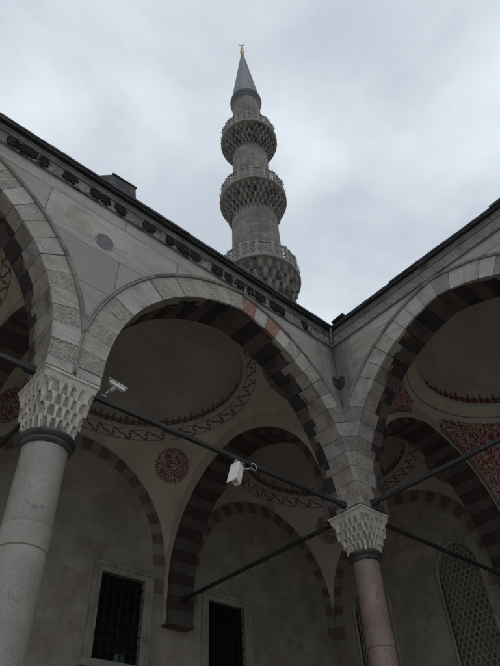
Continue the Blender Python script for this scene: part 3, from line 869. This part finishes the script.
# columns
make_column(-S, 0, .248, M['granite'], 'grey granite column with a worn white stalactite capital, at the left', M['brownlead'], zt=5.30)
make_column(0, 0, .205, M['pink'], 'pink granite column at the inner corner where both arcades meet', M['lead'], zt=5.40)
make_column(-2*S, 0, .255, M['granite'], 'grey granite column next along the left arcade, beyond the frame', M['brownlead'])
make_column(0, -S, .24, M['granite'], 'grey granite column next along the right arcade, beyond the frame', M['lead'])
make_column(0, -2*S, .24, M['granite'], 'grey granite column two along the right arcade, beyond the frame', M['lead'])

# tie rods
ZR = 6.29
def rod(a, b, label, w=.060):
    a = Vector(a); b = Vector(b)
    root = empty('tie_rod', a, label, 'tie rod', 'iron tie rods between the arch springings')
    mb = MB(); mb.bar(a, b, w, w*1.1); mb.build('bar', M['iron'], root, bevel=.01)
    d = (b-a).normalized()
    for p, s in ((a, 1), (b, -1)):
        mb = MB(); mb.bar(p+d*s*.0, p+d*s*.16, w*1.5, w*1.6); mb.build('clamp', M['iron'], root, bevel=.008)
g = .335
rod((-S+g,-.04,ZR), (-g,-.04,ZR), 'long dark tie rod between the left column and the corner column, carrying the cameras')
rod((-2*S+g,-.04,ZR), (-S-g,-.04,ZR), 'dark tie rod entering the left column from the left edge')
rod((-.04,-g,ZR), (-.04,-S+g,ZR), 'dark tie rod running up to the right from the corner column')
rod((0,g,ZR), (0,D-.30,ZR), 'dark tie rod crossing the gallery from the corner column to the left back wall')
rod((g,0,ZR), (D-.30,0,ZR), 'dark tie rod running down to the right behind the corner column')
rod((-S,g,ZR), (-S,D-.30,ZR), 'dark tie rod crossing the gallery behind the left column')

# security cameras
cam1 = empty('security_camera', (-5.03,-.04,ZR+.04), 'white bullet security camera beside the capital of the left column', 'security camera', 'security cameras on the tie rod')
a = Vector((-4.99,-.06,6.605)); b = Vector((-4.76,-.10,6.535))
mb = MB(); mb.bar(a, b, .06, .052); mb.build('camera_body', M['white'], cam1, bevel=.012)
dd = (b-a).normalized()
mb = MB(); mb.bar(a-dd*.012+Vector((0,0,.037)), b+dd*.03+Vector((0,0,.037)), .076, .010); mb.build('sun_shield', M['white'], cam1, bevel=.003)
mb = MB(); mb.tube([b-dd*.01, b+dd*.008], .026, 20); mb.build('lens', M['lens'], cam1)
mb = MB(); mb.tube([(-4.90,-.08,6.56),(-4.92,-.07,6.51),(-4.95,-.05,6.47)], [.02,.034,.030], 12); mb.tube([(-4.95,-.05,6.48),(-5.01,-.04,6.40),(-5.03,-.04,6.33)], .016, 10)
mb.tube([(-5.03,-.04,6.325),(-5.03,-.04,6.35)], .045, 16)
mb.build('bracket', M['cctvg'], cam1, smooth=True, angle=40)

cam2 = empty('security_camera', (-2.72,-.04,ZR-.05), 'white box security camera hanging below the middle of the long tie rod', 'security camera', 'security cameras on the tie rod')
a = Vector((-2.73,-.06,6.17)); b = Vector((-2.90,-.17,5.80)); dd = (b-a).normalized()
mb = MB(); mb.bar(a, b, .135, .10, up=(.3,-1,0)); mb.build('camera_body', M['white'], cam2, bevel=.01)
mb = MB(); mb.bar(a-dd*.02+Vector((-.085,0,0)), b+dd*.03+Vector((-.085,0,0)), .008, .125, up=(.3,-1,0)); mb.build('side_plate', M['white'], cam2)
mb = MB(); mb.tube([b-dd*.01, b+dd*.004], .028, 20); mb.build('lens', M['cctvg'], cam2)
mb = MB(); mb.bar((-2.78,-.05,6.30), (-2.80,-.07,6.10), .03, .02); mb.bar((-2.80,-.04,6.235), (-2.62,-.04,6.235), .05, .015); mb.build('bracket', M['cctvg'], cam2)
mb = MB()
pts = [(-2.70,-.06,6.17),(-2.62,-.08,6.15),(-2.55,-.09,6.17)] + [(-2.47+.055*math.cos(t), -.10, 6.225+.055*math.sin(t)) for t in [PI*1.15+i*.45 for i in range(13)]]
mb.tube(pts, .006, 6); mb.build('cable', M['white'], cam2, smooth=True)

# ================================================================== MINARET
MX, MY = 8.30, 10.18
mn = empty('minaret', (MX, MY, 0), 'tall grey stone minaret with three carved balconies and a pointed lead spire', 'minaret')
def shaft(z0, z1, ra, rb, n=20, name='shaft'):
    mb = MB(); vs = []; rows = []
    NZ = 8; n = 16
    for j in range(NZ+1):
        z = z0+(z1-z0)*j/NZ; R = ra+(rb-ra)*j/NZ; row = []
        for i in range(n):
            a = 2*PI*i/n; w = 2*PI/n
            for off, rr in ((-.5, 0), (-.40, 0), (-.36, .028), (.36-.72*0, .028), (.40, 0)):
                pass
            for off, dr in ((-.47,.0), (-.42,.026), (.42,.026), (.47,.0)):
                q = (R+dr)*math.cos(PI/n)/math.cos(off*w)
                row.append((q*math.cos(a+off*w), q*math.sin(a+off*w), z))
        rows.append(row)
    m = len(rows[0]); fs = []
    for j in range(NZ):
        for i in range(m): fs.append((j*m+i, j*m+(i+1)%m, (j+1)*m+(i+1)%m, (j+1)*m+i))
    mb.add([p for r in rows for p in r], fs)
    return mb.build(name, M['minstone'], mn, loc=(0,0,0), recalc=False)
mb = MB(); mb.box((-2.3,-2.3,0),(2.3,2.3,12)); mb.lathe([(2.9,12),(1.95,16),(1.95,16.4)], (0,0), 8, ph=PI/8)
mb.build('base', M['minstone'], mn, loc=(0,0,0))
shaft(16.3, 24.6, 1.68, 1.60); shaft(27.6, 33.8, 1.52, 1.46); shaft(35.6, 42.0, 1.31, 1.27); shaft(43.6, 50.2, 1.14, 1.12)
def balcony(zc, R, rs, zm, N):
    """zc = floor level, R outer radius, rs shaft radius below, zm bottom of the stalactites"""
    b = bpy.data.objects.new('balcony', None)
    mu = muqarnas(rs+.02, R-.10, zm, zc-.12, 4, N, depth=.17, res=8, over=.42, drop=.5)
    root = mu.build('balcony', M['minmuq'], mn, smooth=True, loc=(0,0,0), recalc=False, angle=35)
    bpy.data.objects.remove(b)
    mb = MB(); mb.lathe([(R-.16, zc-.13), (R+.02, zc-.11), (R+.05, zc-.02), (R+.02, zc+.03), (rs*.8, zc+.035)], (0,0), 64)
    mb.build('floor_slab', M['minpara'], root, loc=(0,0,0), smooth=True, angle=40)
    mb = MB(); n = 16; hp = 1.18; rp = R-.03
    P_ = lambda a, z, r=rp: (r*math.cos(a), r*math.sin(a), z)
    for i in range(n):
        a0 = 2*PI*i/n; a1 = 2*PI*(i+1)/n
        p0 = Vector(P_(a0, 0)); p1 = Vector(P_(a1, 0)); out = ((p0+p1)/2).normalized()
        q = lambda t, z: tuple(p0.lerp(p1, t)+Vector((0,0,z)))
        mb.bar(q(0, zc), q(0, zc+hp+.10), .12, .12)
        mb.bar(q(0.04, zc+.10), q(.96, zc+.10), .07, .14); mb.bar(q(.04, zc+hp), q(.96, zc+hp), .09, .10)
        mb.bar(q(.5, zc+.17), q(.5, zc+hp-.05), .05, .05)
        nx, nz = 6, 6
        for ix in range(nx):
            for iz in range(nz):
                t0, t1 = .06+.88*ix/nx, .06+.88*(ix+1)/nx; z0, z1 = zc+.17+(hp-.24)*iz/nz, zc+.17+(hp-.24)*(iz+1)/nz
                if (ix+iz) % 2: mb.bar(q(t0, z0), q(t1, z1), .045, .06)
                else: mb.bar(q(t0, z1), q(t1, z0), .045, .06)
    for i in range(32):
        a = 2*PI*(i+.5)/32
        for z in (zc+.15, zc+hp*.95):
            mb.bar(P_(a, z, rp+.02), P_(a, z+.02, rp+.09), .015, .015, 1)
            mb.bar(P_(a, z+.03, rp+.09), P_(a, z-.03, rp+.09), .04, .04, 1)
    mb.build('parapet', [M['minpara'], M['minlead_d']], root, loc=(0,0,0))
balcony(43.15, 2.10, 1.28, 41.05, 30)
balcony(35.15, 2.20, 1.47, 32.95, 32)
balcony(26.95, 2.36, 1.62, 24.1, 26)
mb = MB(); mb.lathe([(1.12,49.3),(1.19,49.45),(1.19,49.6),(1.26,49.8),(1.33,50.05),(1.33,50.25),(1.20,50.32)], (0,0), 48)
mb.build('spire_collar', M['minlead_d'], mn, loc=(0,0,0), smooth=True, angle=40)
mb = MB(); n = 24; z0, z1 = 50.3, 60.9; rows = []
for j in range(13):
    t = j/12; z = z0+(z1-z0)*t; R = 1.22*(1-t)+.10*t
    row = []
    for i in range(n):
        a = 2*PI*i/n
        for off, dr in ((-.5,.035),(-.42,.0),(.42,.0)):
            aa = a+off*2*PI/n; row.append(((R+dr*(1-t*.7))*math.cos(aa), (R+dr*(1-t*.7))*math.sin(aa), z))
    rows.append(row)
m = len(rows[0]); mb.add([p for r in rows for p in r], [(j*m+i, j*m+(i+1)%m, (j+1)*m+(i+1)%m, (j+1)*m+i) for j in range(12) for i in range(m)])
mb.build('spire', M['minlead'], mn, loc=(0,0,0), recalc=False)
mb = MB(); mb.lathe([(.10,60.8),(.13,60.95),(.19,61.2),(.20,61.4),(.13,61.65),(.07,61.75),(.15,61.95),(.16,62.1),(.09,62.3),(.07,62.45),(.12,62.6),(.06,62.8),(.03,63.0),(.001,63.9)], (0,0), 20)
for sg in (-1, 1):   # crescent
    mb.tube([(sg*.28*math.sin(t)*.7, -sg*.28*math.sin(t)*.7, 63.35-.28*math.cos(t)) for t in [i*2.4/8 for i in range(9)]], [.05,.05,.05,.045,.04,.035,.03,.02,.008], 8)
mb.build('finial', M['gold'], mn, loc=(0,0,0), smooth=True, angle=50)

# ================================================================== GROUND
mb = MB(); mb.quad((-400,-400,0),(400,-400,0),(400,400,0),(-400,400,0)); 
tag(mb.build('ground', M['paving'], None, recalc=False), kind='structure')

# ================================================================== CAMERA, LIGHT, SKY
P = dict(f=587.77, pitch=43.769, roll=-3.056, yaw=43.492)
pi_, ro, ya = (math.radians(P[k]) for k in ('pitch','roll','yaw'))
F = Vector((math.sin(ya)*math.cos(pi_), math.cos(ya)*math.cos(pi_), math.sin(pi_)))
R = Vector((math.cos(ya), -math.sin(ya), 0)); U = R.cross(F)
R2 = R*math.cos(ro)+U*math.sin(ro); U2 = U*math.cos(ro)-R*math.sin(ro)
cd = bpy.data.cameras.new('camera'); co = bpy.data.objects.new('camera', cd); COL.objects.link(co)
mt = mathutils.Matrix(((R2.x,U2.x,-F.x,-7.747),(R2.y,U2.y,-F.y,-5.733),(R2.z,U2.z,-F.z,ZG),(0,0,0,1)))
co.matrix_world = mt
cd.sensor_fit = 'HORIZONTAL'; cd.sensor_width = 36; cd.lens = 36*P['f']/500; cd.clip_end = 2000; cd.clip_start = .05
sc.camera = co

SUN_EL, SUN_AZ = math.radians(58), math.radians(215)      # azimuth measured from +Y towards +X
sd = Vector((math.sin(SUN_AZ)*math.cos(SUN_EL), math.cos(SUN_AZ)*math.cos(SUN_EL), math.sin(SUN_EL)))
sl = bpy.data.lights.new('sun', 'SUN'); sl.energy = .5; sl.angle = math.radians(40); sl.color = (1,.97,.93)
so = bpy.data.objects.new('sun', sl); COL.objects.link(so); so.rotation_euler = (-sd).to_track_quat('-Z', 'Y').to_euler(); so.location = sd*60

w = bpy.data.worlds.new('World'); sc.world = w; w.use_nodes = True
nt = w.node_tree; N = nt.nodes; L = nt.links; bg = N['Background']; bg.inputs['Strength'].default_value = .1
sky = N.new('ShaderNodeTexSky'); sky.sky_type = 'NISHITA'; sky.sun_disc = False; sky.sun_elevation = SUN_EL; sky.sun_rotation = SUN_AZ
tc = N.new('ShaderNodeTexCoord'); sx = N.new('ShaderNodeSeparateXYZ'); L.new(tc.outputs['Generated'], sx.inputs[0])
mx = N.new('ShaderNodeMath'); mx.operation = 'MAXIMUM'; mx.inputs[1].default_value = .12; L.new(sx.outputs[2], mx.inputs[0])
cb = N.new('ShaderNodeCombineXYZ')
for i in (0, 1):
    dv = N.new('ShaderNodeMath'); dv.operation = 'DIVIDE'; L.new(sx.outputs[i], dv.inputs[0]); L.new(mx.outputs[0], dv.inputs[1]); L.new(dv.outputs[0], cb.inputs[i])
n1 = N.new('ShaderNodeTexNoise'); n1.inputs['Scale'].default_value = 2.3; n1.inputs['Detail'].default_value = 6; n1.inputs['Roughness'].default_value = .5; n1.inputs['Distortion'].default_value = .25
L.new(cb.outputs[0], n1.inputs['Vector'])
mr = N.new('ShaderNodeMapRange'); mr.interpolation_type = 'SMOOTHSTEP'; mr.inputs['From Min'].default_value = .33; mr.inputs['From Max'].default_value = .68; L.new(n1.outputs['Fac'], mr.inputs['Value'])
cm = N.new('ShaderNodeMix'); cm.data_type = 'RGBA'; cm.inputs['A'].default_value = (5.2,5.75,6.4,1); cm.inputs['B'].default_value = (7.7,8.35,8.9,1); L.new(mr.outputs[0], cm.inputs['Factor'])
fm = N.new('ShaderNodeMix'); fm.data_type = 'RGBA'; fm.inputs['Factor'].default_value = .93; L.new(sky.outputs[0], fm.inputs['A']); L.new(cm.outputs['Result'], fm.inputs['B'])
L.new(fm.outputs['Result'], bg.inputs['Color'])

sc.render.engine = 'CYCLES'
sc.cycles.max_bounces = 12; sc.cycles.diffuse_bounces = 8
sc.view_settings.view_transform = 'Standard'; sc.view_settings.look = 'None'; sc.view_settings.exposure = .12; sc.view_settings.gamma = 1
sc.view_settings.use_curve_mapping = False
